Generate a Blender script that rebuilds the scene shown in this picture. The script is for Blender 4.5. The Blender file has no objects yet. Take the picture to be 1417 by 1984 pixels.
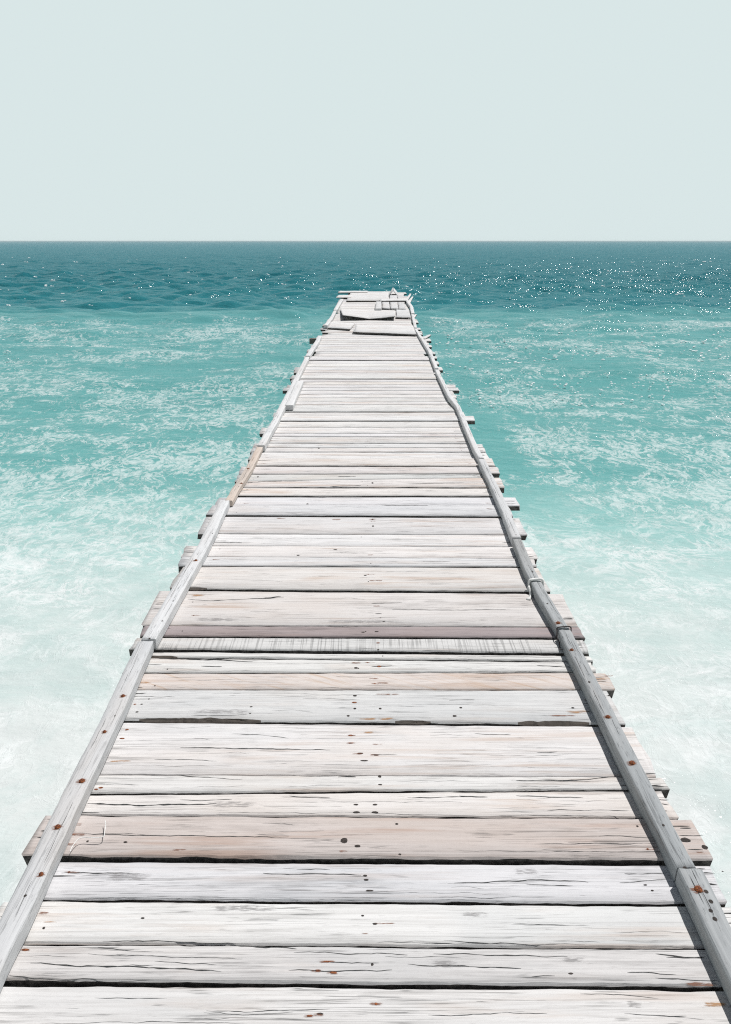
import bpy, bmesh, math, random
from mathutils import Vector, noise
import numpy as np

scene = bpy.context.scene
COL = scene.collection
R = random.Random(11)

# ------------------------------------------------------------------ camera model
FPX, CU, CV, VH, CAMH = 1400.0, 708.5, 992.0, 467.0, 1.6
TH = math.atan((CV - VH) / FPX)
ST, CT = math.sin(TH), math.cos(TH)
SEA_Z = -1.2

def at(u, v, z=0.0):
    """photo pixel -> point on the horizontal plane at height z"""
    vc = (v - CV) / FPX
    t = (CAMH - z) / (ST + vc * CT)
    return Vector(((u - CU) / FPX * t, (CT - vc * ST) * t, z))

def px(v):
    """metres per photo pixel across the view at a deck row"""
    vc = (v - CV) / FPX
    return CAMH / (ST + vc * CT) / FPX

cam = bpy.data.objects.new("camera", bpy.data.cameras.new("camera"))
COL.objects.link(cam)
cam.location = (0, 0, CAMH)
cam.rotation_euler = (math.pi / 2 - TH, 0, 0)
cam.data.sensor_fit = 'VERTICAL'
cam.data.sensor_height = 24
cam.data.lens = FPX / 1984 * 24
cam.data.clip_end = 100000
cam.data.clip_start = 0.02
scene.camera = cam
scene.cycles.use_denoising = False
scene.cycles.filter_width = 1.15

# ------------------------------------------------------------------ light
SUN_EL, SUN_AZ = math.radians(65.5), math.radians(50)      # ahead of the camera, to the right
sd = Vector((math.cos(SUN_EL) * math.sin(SUN_AZ), math.cos(SUN_EL) * math.cos(SUN_AZ), math.sin(SUN_EL)))
sl = bpy.data.lights.new("sun", 'SUN')
sl.energy = 4.3
sl.angle = math.radians(0.5)
sl.color = (1.0, 0.978, 0.958)
so = bpy.data.objects.new("sun", sl)
COL.objects.link(so)
so.location = sd * 50
so.rotation_euler = (-sd).to_track_quat('-Z', 'Y').to_euler()

world = bpy.data.worlds.new("World")
scene.world = world
world.use_nodes = True
nt = world.node_tree
nt.nodes.clear()
def N(tree, typ, **kw):
    n = tree.nodes.new(typ)
    for k, val in kw.items():
        setattr(n, k, val)
    return n
wo = N(nt, 'ShaderNodeOutputWorld')
bg = N(nt, 'ShaderNodeBackground')
bg.inputs['Strength'].default_value = 0.1
sky = N(nt, 'ShaderNodeTexSky', sky_type='NISHITA')
sky.sun_disc = False
sky.sun_elevation = SUN_EL
sky.sun_rotation = SUN_AZ
sky.dust_density = 1.0
hs = N(nt, 'ShaderNodeHueSaturation')
hs.inputs['Saturation'].default_value = 0.75
hs.inputs['Value'].default_value = 0.36
nt.links.new(sky.outputs['Color'], hs.inputs['Color'])
tc = N(nt, 'ShaderNodeTexCoord')
sx = N(nt, 'ShaderNodeSeparateXYZ')
nt.links.new(tc.outputs['Generated'], sx.inputs[0])
mr = N(nt, 'ShaderNodeMapRange', interpolation_type='SMOOTHSTEP')
mr.inputs['From Min'].default_value = 0.27
mr.inputs['From Max'].default_value = 0.44
nt.links.new(sx.outputs['Z'], mr.inputs['Value'])
mx = N(nt, 'ShaderNodeMix', data_type='RGBA')
mx.inputs['A'].default_value = (6.95, 7.95, 7.98, 1)     # bright even haze low over the sea
nt.links.new(mr.outputs[0], mx.inputs['Factor'])
nt.links.new(hs.outputs[0], mx.inputs['B'])
nt.links.new(mx.outputs['Result'], bg.inputs['Color'])
nt.links.new(bg.outputs[0], wo.inputs[0])

vs = scene.view_settings
vs.view_transform = 'Standard'
vs.look = 'None'
vs.exposure = 0
vs.gamma = 1

# ------------------------------------------------------------------ materials
class G:
    def __init__(self, name):
        self.m = bpy.data.materials.new(name)
        self.m.use_nodes = True
        self.t = self.m.node_tree
        self.t.nodes.clear()
        self.out = self.n('ShaderNodeOutputMaterial')
    def n(self, typ, **kw):
        return N(self.t, typ, **kw)
    def l(self, a, b):
        self.t.links.new(a, b)
    def put(self, sock, val):
        if hasattr(val, 'is_output'):
            self.l(val, sock)
        else:
            sock.default_value = val
    def math(self, op, a, b=0.0, c=0.0, clamp=False):
        n = self.n('ShaderNodeMath', operation=op, use_clamp=clamp)
        for i, x in enumerate((a, b, c)):
            self.put(n.inputs[i], x)
        return n.outputs[0]
    def vmul(self, v, s):
        n = self.n('ShaderNodeVectorMath', operation='MULTIPLY')
        self.l(v, n.inputs[0]); n.inputs[1].default_value = s
        return n.outputs[0]
    def vadd(self, v, s):
        n = self.n('ShaderNodeVectorMath', operation='ADD')
        self.put(n.inputs[0], v); self.put(n.inputs[1], s)
        return n.outputs[0]
    def noise(self, v, scale=1.0, detail=4.0, rough=0.55, dist=0.0, w=None):
        n = self.n('ShaderNodeTexNoise')
        self.l(v, n.inputs['Vector'])
        n.inputs['Scale'].default_value = scale
        n.inputs['Detail'].default_value = detail
        n.inputs['Roughness'].default_value = rough
        n.inputs['Distortion'].default_value = dist
        return n.outputs['Fac']
    def ss(self, x, a, b, lo=0.0, hi=1.0):
        n = self.n('ShaderNodeMapRange', interpolation_type='SMOOTHSTEP')
        self.put(n.inputs['Value'], x)
        self.put(n.inputs['From Min'], a); self.put(n.inputs['From Max'], b)
        self.put(n.inputs['To Min'], lo); self.put(n.inputs['To Max'], hi)
        return n.outputs[0]
    def mix(self, f, a, b, mode='MIX'):
        n = self.n('ShaderNodeMix', data_type='RGBA', blend_type=mode)
        self.put(n.inputs['Factor'], f)
        for k, x in (('A', a), ('B', b)):
            if isinstance(x, tuple) and len(x) == 3:
                x = x + (1,)
            self.put(n.inputs[k], x)
        return n.outputs['Result']

def wood(name, light, dark, stain=(0.42, 0.28, 0.19), stain_amt=0.3, grey_amt=0.5, crack=0.9, contrast=1.0, axis='X', saw=0.0, diag=0.0, fine=0.5):
    g = G(name)
    tcn = g.n('ShaderNodeTexCoord')
    oi = g.n('ShaderNodeObjectInfo')
    off = g.n('ShaderNodeCombineXYZ')
    g.l(g.math('MULTIPLY', oi.outputs['Random'], 91.0), off.inputs[0])
    g.l(g.math('MULTIPLY', oi.outputs['Random'], 53.0), off.inputs[1])
    P = g.vadd(tcn.outputs['Object'], off.outputs[0])
    A = lambda a, b: (a, b, b) if axis == 'X' else (b, a, b)
    # slow wander of the grain
    fib = g.noise(g.vmul(P, A(3.2, 150)), 1, 6, 0.74)
    fib2 = g.noise(g.vadd(g.vmul(P, A(1.1, 62)), (2.2, 6.6, 0.4)), 1, 5, 0.7, 0.15)
    ring = g.noise(g.vmul(P, A(0.55, 20)), 1, 3, 0.5, 0.5)
    ringl = g.math('ABSOLUTE', g.math('SUBTRACT', g.math('FRACT', g.math('MULTIPLY', ring, 7.0)), 0.5))
    blot = g.noise(g.vmul(P, A(2.6, 9)), 1, 4, 0.6, 0.4)
    speck = g.noise(g.vmul(P, A(22, 170)), 1, 3, 0.65)
    c = g.mix(g.ss(fib, 0.46, 0.66, 0, 0.34 * contrast), light, dark)
    c = g.mix(g.math('MULTIPLY', g.ss(fib2, 0.57, 0.66), 0.24 * contrast), c, tuple(x * 0.75 for x in dark))
    c = g.mix(g.math('MULTIPLY', g.ss(ringl, 0.18, 0.5), 0.22 * contrast), c, dark)
    greyc = tuple(x * 0.52 for x in dark)
    # broad weathering: warm and cool areas along the board
    big = g.noise(g.vadd(g.vmul(P, A(1.1, 5)), (5.5, 1.2, 3.3)), 1, 3, 0.55, 0.3)
    c = g.mix(g.ss(big, 0.5, 0.72, 0, 0.55), c, tuple(l_ * k_ for l_, k_ in zip(light, (0.90, 0.845, 0.80))))
    c = g.mix(g.ss(big, 0.46, 0.30, 0, 0.5), c, tuple(l_ * k_ for l_, k_ in zip(light, (0.80, 0.82, 0.835))))
    # hairline checks
    hl = g.noise(g.vadd(g.vmul(P, A(0.9, 80)), (0.7, 3.9, 6.1)), 1, 3, 0.6, 0.1)
    hm = g.ss(g.noise(g.vadd(g.vmul(P, A(2.6, 10)), (8.1, 0.3, 2.7)), 1, 4, 0.65), 0.46, 0.60)
    hair = g.math('MULTIPLY', g.ss(g.math('ABSOLUTE', g.math('SUBTRACT', hl, 0.5)), 0.004, 0.020, 1, 0), g.math('MULTIPLY', hm, 0.55 * contrast))
    c = g.mix(hair, c, tuple(x * 0.55 for x in greyc))
    gm = g.math('MULTIPLY', g.ss(blot, 0.54, 0.74), g.ss(fib, 0.32, 0.6))
    c = g.mix(g.math('MULTIPLY', gm, grey_amt * 0.62), c, greyc)
    # warm stains running with the grain
    st = g.noise(g.vmul(P, A(1.3, 26)), 1, 4, 0.6, 0.2)
    st2 = g.noise(g.vadd(g.vmul(P, A(1.7, 3.0)), (7.3, 2.1, 4.4)), 1, 2, 0.5)
    sm = g.math('MULTIPLY', g.ss(st, 0.47, 0.68), g.ss(st2, 0.44, 0.62))
    c = g.mix(g.math('MULTIPLY', sm, stain_amt), c, stain)
    # pores
    c = g.mix(g.math('MULTIPLY', g.ss(speck, 0.56, 0.72), 0.42 * fine), c, greyc)
    # splits along the grain
    cr = g.noise(g.vadd(g.vmul(P, A(1.2, 62)), (3.1, 8.2, 1.7)), 1, 3, 0.6, 0.2)
    crl = g.ss(g.math('ABSOLUTE', g.math('SUBTRACT', cr, 0.5)), 0.004, 0.012, 1, 0)
    crm = g.ss(g.noise(g.vadd(g.vmul(P, A(3.2, 16)), (1.1, 5.2, 9.7)), 1, 3, 0.65), 0.55, 0.62)
    crk = g.math('MULTIPLY', g.math('MULTIPLY', crl, crm), crack * 0.6)
    c = g.mix(crk, c, (0.035, 0.04, 0.042))
    # knots
    vo = g.n('ShaderNodeTexVoronoi')
    wrp = g.noise(g.vmul(P, (9, 9, 9)), 1, 2, 0.5)
    kv = g.vmul(P, A(1.6, 7.2))
    g.l(kv, vo.inputs['Vector']); vo.inputs['Scale'].default_value = 1.0
    kd = g.math('ADD', vo.outputs['Distance'], g.math('MULTIPLY', g.math('SUBTRACT', wrp, 0.5), 0.30))
    sepc = g.n('ShaderNodeSeparateColor'); g.l(vo.outputs['Color'], sepc.inputs[0])
    kon = g.math('GREATER_THAN', sepc.outputs[0], 0.92)
    kring = g.math('ABSOLUTE', g.math('SUBTRACT', g.math('FRACT', g.math('MULTIPLY', kd, 26.0)), 0.5))
    km = g.math('MULTIPLY', kon, g.ss(kd, 0.04, 0.15, 0.6, 0))
    c = g.mix(g.math('MULTIPLY', km, g.ss(kring, 0.1, 0.45)), c, tuple(x * 0.6 for x in greyc))
    hgt = g.math('ADD', g.math('MULTIPLY', fib, 0.6), g.math('MULTIPLY', ring, 0.5))
    hgt = g.math('SUBTRACT', hgt, g.math('MULTIPLY', crk, 1.2))
    hgt = g.math('SUBTRACT', hgt, g.math('MULTIPLY', hair, 0.7))
    if saw:
        sw = g.noise(g.vmul(P, A(150, 3.0)), 1, 2, 0.5)
        swm = g.ss(g.noise(g.vmul(P, A(5.0, 9)), 1, 2, 0.5), 0.25, 0.6)
        sf = g.math('MULTIPLY', g.math('MULTIPLY', g.ss(sw, 0.48, 0.62), swm), saw)
        c = g.mix(sf, c, greyc)
        hgt = g.math('SUBTRACT', hgt, g.math('MULTIPLY', sf, 0.6))
    if diag:
        rot = g.n('ShaderNodeVectorRotate', rotation_type='Z_AXIS')
        g.l(P, rot.inputs['Vector']); rot.inputs['Angle'].default_value = 0.42
        dn = g.noise(g.vmul(rot.outputs[0], (4, 60, 10)), 1, 3, 0.55)
        c = g.mix(g.math('MULTIPLY', g.ss(dn, 0.5, 0.72), diag), c, (0.46, 0.33, 0.23))
    # each board a little lighter or darker: the object's own colour
    c = g.mix(1.0, c, oi.outputs['Color'], 'MULTIPLY')
    b = g.n('ShaderNodeBump')
    b.inputs['Strength'].default_value = 0.55
    b.inputs['Distance'].default_value = 0.0035
    g.l(hgt, b.inputs['Height'])
    p = g.n('ShaderNodeBsdfPrincipled')
    g.l(c, p.inputs['Base Color'])
    p.inputs['Roughness'].default_value = 0.82
    p.inputs['Specular IOR Level'].default_value = 0.2
    g.l(b.outputs[0], p.inputs['Normal'])
    g.l(p.outputs[0], g.out.inputs[0])
    return g.m

M = {}
M['bleached'] = wood('bleached_wood', (0.68, 0.675, 0.67), (0.40, 0.39, 0.38), stain_amt=0.42)
M['warm'] = wood('bleached_warm_wood', (0.665, 0.645, 0.63), (0.43, 0.395, 0.375), stain_amt=0.6, grey_amt=0.35)
M['grey'] = wood('bleached_grey_wood', (0.64, 0.642, 0.645), (0.39, 0.395, 0.40), grey_amt=0.7, stain_amt=0.2)
M['cracked'] = wood('cracked_grey_wood', (0.60, 0.585, 0.575), (0.33, 0.32, 0.315), grey_amt=0.7, crack=1.0, stain_amt=0.3, contrast=1.25)
M['red'] = wood('reddish_wood', (0.54, 0.49, 0.465), (0.34, 0.295, 0.27), stain=(0.36, 0.235, 0.175), stain_amt=0.6, grey_amt=0.4, contrast=1.0)
M['purple'] = wood('dusky_wood', (0.345, 0.30, 0.30), (0.21, 0.18, 0.185), stain=(0.35, 0.22, 0.18), stain_amt=0.35, grey_amt=0.5)
M['saw'] = wood('saw_marked_wood', (0.60, 0.60, 0.595), (0.40, 0.40, 0.395), saw=0.55, grey_amt=0.3, crack=0.4)
M['diag'] = wood('diagonal_grain_wood', (0.62, 0.575, 0.54), (0.43, 0.37, 0.33), diag=0.6, stain_amt=0.4, grey_amt=0.2)
M['rail_grey'] = wood('grey_rail_wood', (0.375, 0.39, 0.395), (0.20, 0.215, 0.225), axis='Y', grey_amt=0.5, stain_amt=0.08, fine=1.6, crack=0.6)
M['rail_pale'] = wood('pale_rail_wood', (0.56, 0.565, 0.57), (0.37, 0.38, 0.385), axis='Y', grey_amt=0.4, stain_amt=0.06, fine=1.2, crack=0.35, contrast=0.65)
M['rail_white'] = wood('white_rail_wood', (0.66, 0.66, 0.66), (0.46, 0.46, 0.46), axis='Y', grey_amt=0.3, stain_amt=0.1, crack=0.3, contrast=0.7)
M['rail_tan'] = wood('tan_rail_wood', (0.60, 0.525, 0.465), (0.44, 0.37, 0.32), axis='Y', grey_amt=0.2, stain_amt=0.3, crack=0.4)
M['long'] = wood('lengthwise_board_wood', (0.62, 0.62, 0.62), (0.42, 0.42, 0.42), axis='Y', grey_amt=0.5)
M['under'] = wood('dark_damp_wood', (0.17, 0.155, 0.14), (0.09, 0.08, 0.075), axis='Y', grey_amt=0.4)
M['pile'] = wood('damp_pile_wood', (0.20, 0.18, 0.165), (0.10, 0.09, 0.085), axis='Y', grey_amt=0.4)

def simple(name, col, rough=0.8, metal=0.0, nscale=None, col2=None):
    g = G(name)
    p = g.n('ShaderNodeBsdfPrincipled')
    p.inputs['Roughness'].default_value = rough
    p.inputs['Metallic'].default_value = metal
    p.inputs['Specular IOR Level'].default_value = 0.25
    if nscale:
        t = g.n('ShaderNodeTexCoord')
        nz = g.noise(t.outputs['Object'], nscale, 4, 0.6)
        g.l(g.mix(g.ss(nz, 0.4, 0.62), col, col2), p.inputs['Base Color'])
    else:
        p.inputs['Base Color'].default_value = tuple(col) + (1,)
    g.l(p.outputs[0], g.out.inputs[0])
    return g.m
M['split'] = simple('open_split', (0.03, 0.034, 0.035), 0.95, nscale=120, col2=(0.07, 0.068, 0.065))
M['broken'] = wood('splintered_wood', (0.20, 0.175, 0.155), (0.055, 0.05, 0.045), contrast=1.5, stain_amt=0.2, grey_amt=0.8)
M['rusty'] = simple('rusty_iron', (0.10, 0.035, 0.02), 0.8, 0.2, nscale=220, col2=(0.33, 0.11, 0.04))
M['hole'] = simple('nail_hole', (0.03, 0.026, 0.024), 0.9, nscale=200, col2=(0.06, 0.05, 0.045))
M['edge'] = simple('gap_shade_board_edge', (0.05, 0.047, 0.044), 0.95, nscale=60, col2=(0.13, 0.12, 0.11))  # shade of the gaps painted into board sides and undersides
M['rope'] = simple('white_rope', (0.80, 0.80, 0.78), 0.9, nscale=300, col2=(0.62, 0.62, 0.60))
M['wire'] = simple('black_wire', (0.03, 0.03, 0.032), 0.5, 0.3, nscale=200, col2=(0.06, 0.05, 0.05))

def stain_mat(name, col, strength):
    g = G(name)
    uv = g.n('ShaderNodeUVMap'); uv.uv_map = 'stain'
    sp = g.n('ShaderNodeSeparateXYZ'); g.l(uv.outputs[0], sp.inputs[0])
    t = g.n('ShaderNodeTexCoord')
    nz = g.noise(g.vmul(t.outputs['Object'], (30, 260, 60)), 1, 4, 0.65)
    ex = g.math('SUBTRACT', 1.0, g.math('ABSOLUTE', g.math('MULTIPLY_ADD', sp.outputs[0], 2.0, -1.0)))
    ey = g.math('SUBTRACT', 1.0, g.math('ABSOLUTE', g.math('MULTIPLY_ADD', sp.outputs[1], 2.0, -1.0)))
    a = g.math('MULTIPLY', g.ss(ex, 0.0, 0.7), g.ss(ey, 0.0, 0.7))
    a = g.math('MULTIPLY', a, g.ss(nz, 0.36, 0.66))
    a = g.math('MULTIPLY', g.ss(a, 0.05, 0.65), strength)
    p = g.n('ShaderNodeBsdfPrincipled')
    p.inputs['Base Color'].default_value = tuple(col) + (1,)
    p.inputs['Roughness'].default_value = 0.9
    tr = g.n('ShaderNodeBsdfTransparent')
    ms = g.n('ShaderNodeMixShader')
    g.l(a, ms.inputs[0]); g.l(tr.outputs[0], ms.inputs[1]); g.l(p.outputs[0], ms.inputs[2])
    g.l(ms.outputs[0], g.out.inputs[0])
    return g.m
M['rust'] = stain_mat('rust_stain', (0.20, 0.075, 0.035), 0.7)
M['ochre'] = stain_mat('ochre_stain', (0.42, 0.22, 0.09), 0.7)
M['soot'] = stain_mat('dark_stain', (0.20, 0.19, 0.19), 0.38)

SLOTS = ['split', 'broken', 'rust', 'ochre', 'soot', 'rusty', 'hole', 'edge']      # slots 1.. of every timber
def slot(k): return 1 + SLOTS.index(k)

# ------------------------------------------------------------------ building helpers
def link(name, me, parent=None, loc=(0, 0, 0)):
    o = bpy.data.objects.new(name, me)
    COL.objects.link(o)
    o.location = loc
    if parent is not None:
        o.parent = parent
    return o

def tag(o, label, cat=None, group=None, kind=None):
    o['label'] = label
    if cat: o['category'] = cat
    if group: o['group'] = group
    if kind: o['kind'] = kind

def fbm(x, seed, freq, octv=3):
    s, a = 0.0, 1.0
    for k in range(octv):
        s += a * noise.noise((x * freq, seed * 7.13 + k * 3.7, seed * 1.7))
        freq *= 2.1; a *= 0.55
    return s

def poly_at(pts, s):
    if len(pts) == 2:
        return pts[0].lerp(pts[1], s)
    L = [(pts[i + 1] - pts[i]).length for i in range(len(pts) - 1)]
    d = s * sum(L)
    for i, q in enumerate(L):
        if d <= q or i == len(L) - 1:
            return pts[i].lerp(pts[i + 1], min(1, d / q))
        d -= q

class Timber:
    """A sawn board between two edge lines A (far / inner) and B (near / outer), top surface at the lines' height."""
    def __init__(self, A, B, th, seed, sec=48, bev=0.004, wob=0.0018, zw=0.0015, chips=(), endj=0.004, zfun=None, rough=1.0, edge=True):
        self.A, self.B, self.th, self.seed, self.zfun, self.zw = A, B, th, seed, zfun, zw
        self.o = (A[0] + A[-1] + B[0] + B[-1]) / 4
        self.bm = bmesh.new()
        self.uv = self.bm.loops.layers.uv.new('stain')
        self.L = (A[-1] - A[0]).length
        rows = []
        for i in range(sec + 1):
            s = i / sec
            a, b = poly_at(A, s), poly_at(B, s)
            d = b - a; w = d.length; dn = d / w
            al = (A[-1] - A[0]).normalized()
            x = s * self.L
            ea = wob * fbm(x, seed, 5.0, 4)
            eb = wob * fbm(x, seed + 40, 5.0, 4)
            ba = bev * (1 + 0.5 * fbm(x, seed + 9, 11)); bb = bev * (1 + 0.5 * fbm(x, seed + 19, 11))
            db = bb * 1.5
            eb -= 0.012 * max(0, noise.noise((x * 7.0, seed * 2.9, 4.4)) - .38) * rough + 0.0012 * rough * noise.noise((x * 60, seed, 1.2))
            ea += 0.010 * max(0, noise.noise((x * 6.0, seed * 1.9, 8.4)) - .42) * rough
            for (c0, c1, dep, drop) in chips:
                if c0 <= s <= c1:
                    k = min(1, min(s - c0, c1 - s) / (0.18 * (c1 - c0)))
                    jj = 0.75 + 0.5 * fbm(x, seed + 77, 22, 3)
                    bb += dep * k * jj; db += drop * k * jj
            z0 = self.ztop(s)
            inset = th * 0.04
            prof = [(ea + inset, -th), (ea, -ba * 1.5), (ea + ba, 0), (w * .3, 0.0006 * fbm(x, seed + 3, 6)), (w * .65, 0.0006 * fbm(x, seed + 5, 6)),
                    (w - bb + eb, 0), (w + eb, -db), (w + eb - inset, -th)]
            row = []
            for j, (q, z) in enumerate(prof):
                e = 0
                if i in (0, sec):
                    e = endj * noise.noise((j * 1.9, seed * 3.3, i * 0.7)) * rough
                p = a + dn * q + al * e
                row.append(self.bm.verts.new((p.x - self.o.x, p.y - self.o.y, p.z + z0 + z - self.o.z)))
            rows.append(row)
        n = len(rows[0])
        for i in range(sec):
            for j in range(n):
                k = (j + 1) % n
                f = self.bm.faces.new((rows[i][j], rows[i][k], rows[i + 1][k], rows[i + 1][j]))
                f.smooth = 2 <= j <= 4
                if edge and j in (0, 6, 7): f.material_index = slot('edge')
                s = (i + 0.5) / sec
                if j == 5 and any(c0 < s < c1 and dep > 0.004 for (c0, c1, dep, drop) in chips):
                    f.material_index = slot('broken')
        self.bm.faces.new(rows[0][::-1]); self.bm.faces.new(rows[-1])
        bmesh.ops.recalc_face_normals(self.bm, faces=self.bm.faces[:])
    def ztop(self, s):
        z = self.zw * fbm(s * self.L, self.seed + 13, 1.6, 2)
        if self.zfun: z += self.zfun(s)
        return z
    def param(self, X, Y):
        """(s, t) of a ground point"""
        a0, a1, b0, b1 = self.A[0], self.A[-1], self.B[0], self.B[-1]
        al = (a1 - a0)
        s = ((X - a0.x) * al.x + (Y - a0.y) * al.y) / (al.x ** 2 + al.y ** 2)
        s = max(0.0, min(1.0, s))
        a, b = poly_at(self.A, s), poly_at(self.B, s)
        d = b - a
        t = ((X - a.x) * d.x + (Y - a.y) * d.y) / (d.x ** 2 + d.y ** 2)
        return s, t
    def top(self, X, Y, lift=0.0007):
        s, t = self.param(X, Y)
        z = poly_at(self.A, s).z * (1 - t) + poly_at(self.B, s).z * t
        return Vector((X - self.o.x, Y - self.o.y, z + self.ztop(s) + lift - self.o.z))
    def strip(self, pts, width, key, taper=True, jit=0.0, lift=0.0008, n=None):
        """a thin mark with a shape of its own lying on the top face"""
        L = sum((pts[i + 1] - pts[i]).length for i in range(len(pts) - 1))
        n = n or max(4, int(L / 0.012))
        n = min(n, 60)
        sd_ = R.random() * 99
        prev = None
        d0 = (pts[-1] - pts[0]); d0.z = 0
        pn = Vector((-d0.y, d0.x, 0)).normalized()
        for i in range(n + 1):
            s = i / n
            p = poly_at(pts, s)
            w = width
            if taper: w *= max(0.25, (1 - abs(2 * s - 1) ** 8)) * max(0.3, 0.8 + 0.9 * noise.noise((s * L * 40, sd_, 0)))
            off = jit * fbm(s * L, sd_, 14, 3)
            a = p + pn * (off + w / 2); b = p + pn * (off - w / 2)
            va = self.bm.verts.new(self.top(a.x, a.y, lift)); vb = self.bm.verts.new(self.top(b.x, b.y, lift))
            if prev:
                f = self.bm.faces.new((prev[0], prev[1], vb, va))
                f.material_index = slot(key)
                if f.normal.z < 0 or (f.normal_update() or f.normal.z < 0): f.normal_flip()
                for lp in f.loops:
                    q = (s if lp.vert in (va, vb) else s - 1 / n, 0.0 if lp.vert in (vb, prev[1]) else 1.0)
                    lp[self.uv].uv = q
            prev = (va, vb)
    def blob(self, X, Y, rx, ry, key, h=0.0012, seg=9, irr=0.25):
        """a low irregular cap: nail head, hole rim, bolt"""
        sd_ = R.random() * 50
        c = self.bm.verts.new(self.top(X, Y, h))
        ring = []
        for k in range(seg):
            a = 2 * math.pi * k / seg
            r = 1 + irr * noise.noise((math.cos(a) * 2, math.sin(a) * 2, sd_))
            ring.append(self.bm.verts.new(self.top(X + rx * r * math.cos(a), Y + ry * r * math.sin(a), 0.0005 if h > 0 else 0.0011)))
        for k in range(seg):
            f = self.bm.faces.new((c, ring[k], ring[(k + 1) % seg]))
            f.material_index = slot(key)
    def done(self, name, mat, parent=None, tone=(1, 1, 1, 1)):
        me = bpy.data.meshes.new(name)
        self.bm.to_mesh(me); self.bm.free()
        me.materials.append(M[mat])
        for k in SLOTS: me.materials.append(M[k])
        o = link(name, me, parent, self.o)
        o.color = tone
        return o

# ------------------------------------------------------------------ the pier
pier = bpy.data.objects.new("pier", None)
COL.objects.link(pier)
tag(pier, "long weathered white plank pier with low curb rails running out over turquoise sea", "pier")

# plank joints, near to far: (row at the left curb, row at the right curb, dark band in photo pixels)
J = [(2160, 2172, 4), (2026, 2036, 4), (1909, 1919, 8), (1831, 1841, 4), (1746, 1755, 5), (1670, 1677, 9.5), (1583, 1590, 4),
     (1541, 1533, 4), (1502, 1506, 1.2), (1399, 1406, 3.5), (1338, 1338.5, 2.6), (1305, 1304, 2.4), (1276, 1283, 3),
     (1264, 1271, 6), (1238, 1241.5, 5), (1215, 1218, 3), (1146.5, 1152, 5), (1101, 1103, 5), (1081, 1085, 2.4), (1058, 1060.5, 1.4),
     (1034, 1036, 0.9), (1000.5, 1003, 2.6), (980.5, 980.5, 1.2), (963, 963, 3), (947, 947.6, 4), (934.5, 928, 2), (920.4, 919.5, 2.2),
     (905, 906, 3), (890, 890, .5), (876, 876, .9), (867.5, 867.5, .7), (859, 860, 1.9), (846, 847, 1.3), (840, 840, .9), (828, 828, .3), (817, 816.8, 2.2), (807, 807, .3),
     (799, 798.8, 2.4), (790, 790, 1.3), (785, 784.6, .6), (778, 778, .3), (771, 771, 1.2), (764, 764, .3), (757, 757, 1.3), (751, 751, .25), (745.9, 745, .6), (740, 740, .2), (735, 735.6, 2.0),
     (728.5, 728.5, .3), (722.3, 722.8, 1.4), (717, 717, .2), (711, 711, .25), (705, 705, .2), (698.7, 699.4, 2.0), (694, 694, .2), (690, 690, .3), (685.5, 685.5, .2), (681, 682, 1.0), (676.5, 676.5, .3),
     (672, 672.2, 1.9), (668, 668, .7), (664, 664, .2), (660.8, 660.8, 1.9), (656, 656, .5), (651.5, 651.8, 1.5), (648, 648, .9), (644.5, 644.5, .8), (641.5, 641.5, .3),
     (638.5, 638.5, .8), (635, 635, .2), (631.5, 631.5, .2), (628.3, 628.3, .7), (625, 625, .2), (621.5, 621.5, .3), (618, 618, .6), (615, 615, .2), (612, 612, .3), (608.5, 608.5, .2), (605, 605, .3),
     (601.5, 601.5, .3), (598, 598, .5), (594.5, 594.5, .2), (591, 591, .4), (588, 588, .3), (585, 585, .5), (582, 582, .3), (579, 579, .4), (576.5, 576.5, .3), (574, 574, .2), (571.5, 571.5, .3), (569, 569, .3), (566.5, 566.5, .2), (564.5, 564.5, .3)]
# measured plank ends: near row -> (left u, right u) in photo pixels, each on its own row
ENDL = [(2100, -.97), (1914, -.95), (1836, -.955), (1750, -.885), (1673, -.936), (1586, -.90), (1537, -.93), (1504, -.925), (1402, -.915), (1338, -.945), (1304, -.95), (1279, -.955), (1267, -.973), (1240, -.975), (1216, -.983),
        (1149, -.970), (1102, -.993), (1083, -.99), (1059, -.90), (1035, -.982), (1002, -.985), (981, -.955), (963, -.93), (947, -.93), (931, -.90), (920, -.937), (905, -.952), (890, -.91), (876, -.943), (867, -.92), (859, -.91), (846, -.90), (840, -.947),
        (828, -.88), (817, -.91), (807, -.88), (799, -.905), (790, -.88), (785, -.89), (778, -.87), (771, -.905), (764, -.88), (757, -.91), (751, -.90), (745, -.87), (740, -.90), (735, -.93), (728, -.90), (722, -.945), (717, -.94), (711, -.92), (705, -.87), (699, -.85), (694, -.89), (690, -.88),
        (685, -.85), (681, -.865), (676, -.85), (672, -.85), (668, -.853), (664, -.83), (660, -.84), (656, -.845), (651, -.79), (648, -.79), (644, -.79), (641, -.80), (638, -.85), (635, -.84), (631, -.855), (628, -.84), (625, -.80), (621, -.82), (618, -.79), (615, -.79), (612, -.75), (608, -.76), (605, -.75), (601, -.74), (598, -.75), (594, -.72), (588, -.74), (582, -.73), (579, -.70), (576, -.60), (574, -.78), (571, -.45), (569, -.50), (566, -.92), (564, -.94)]
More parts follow.
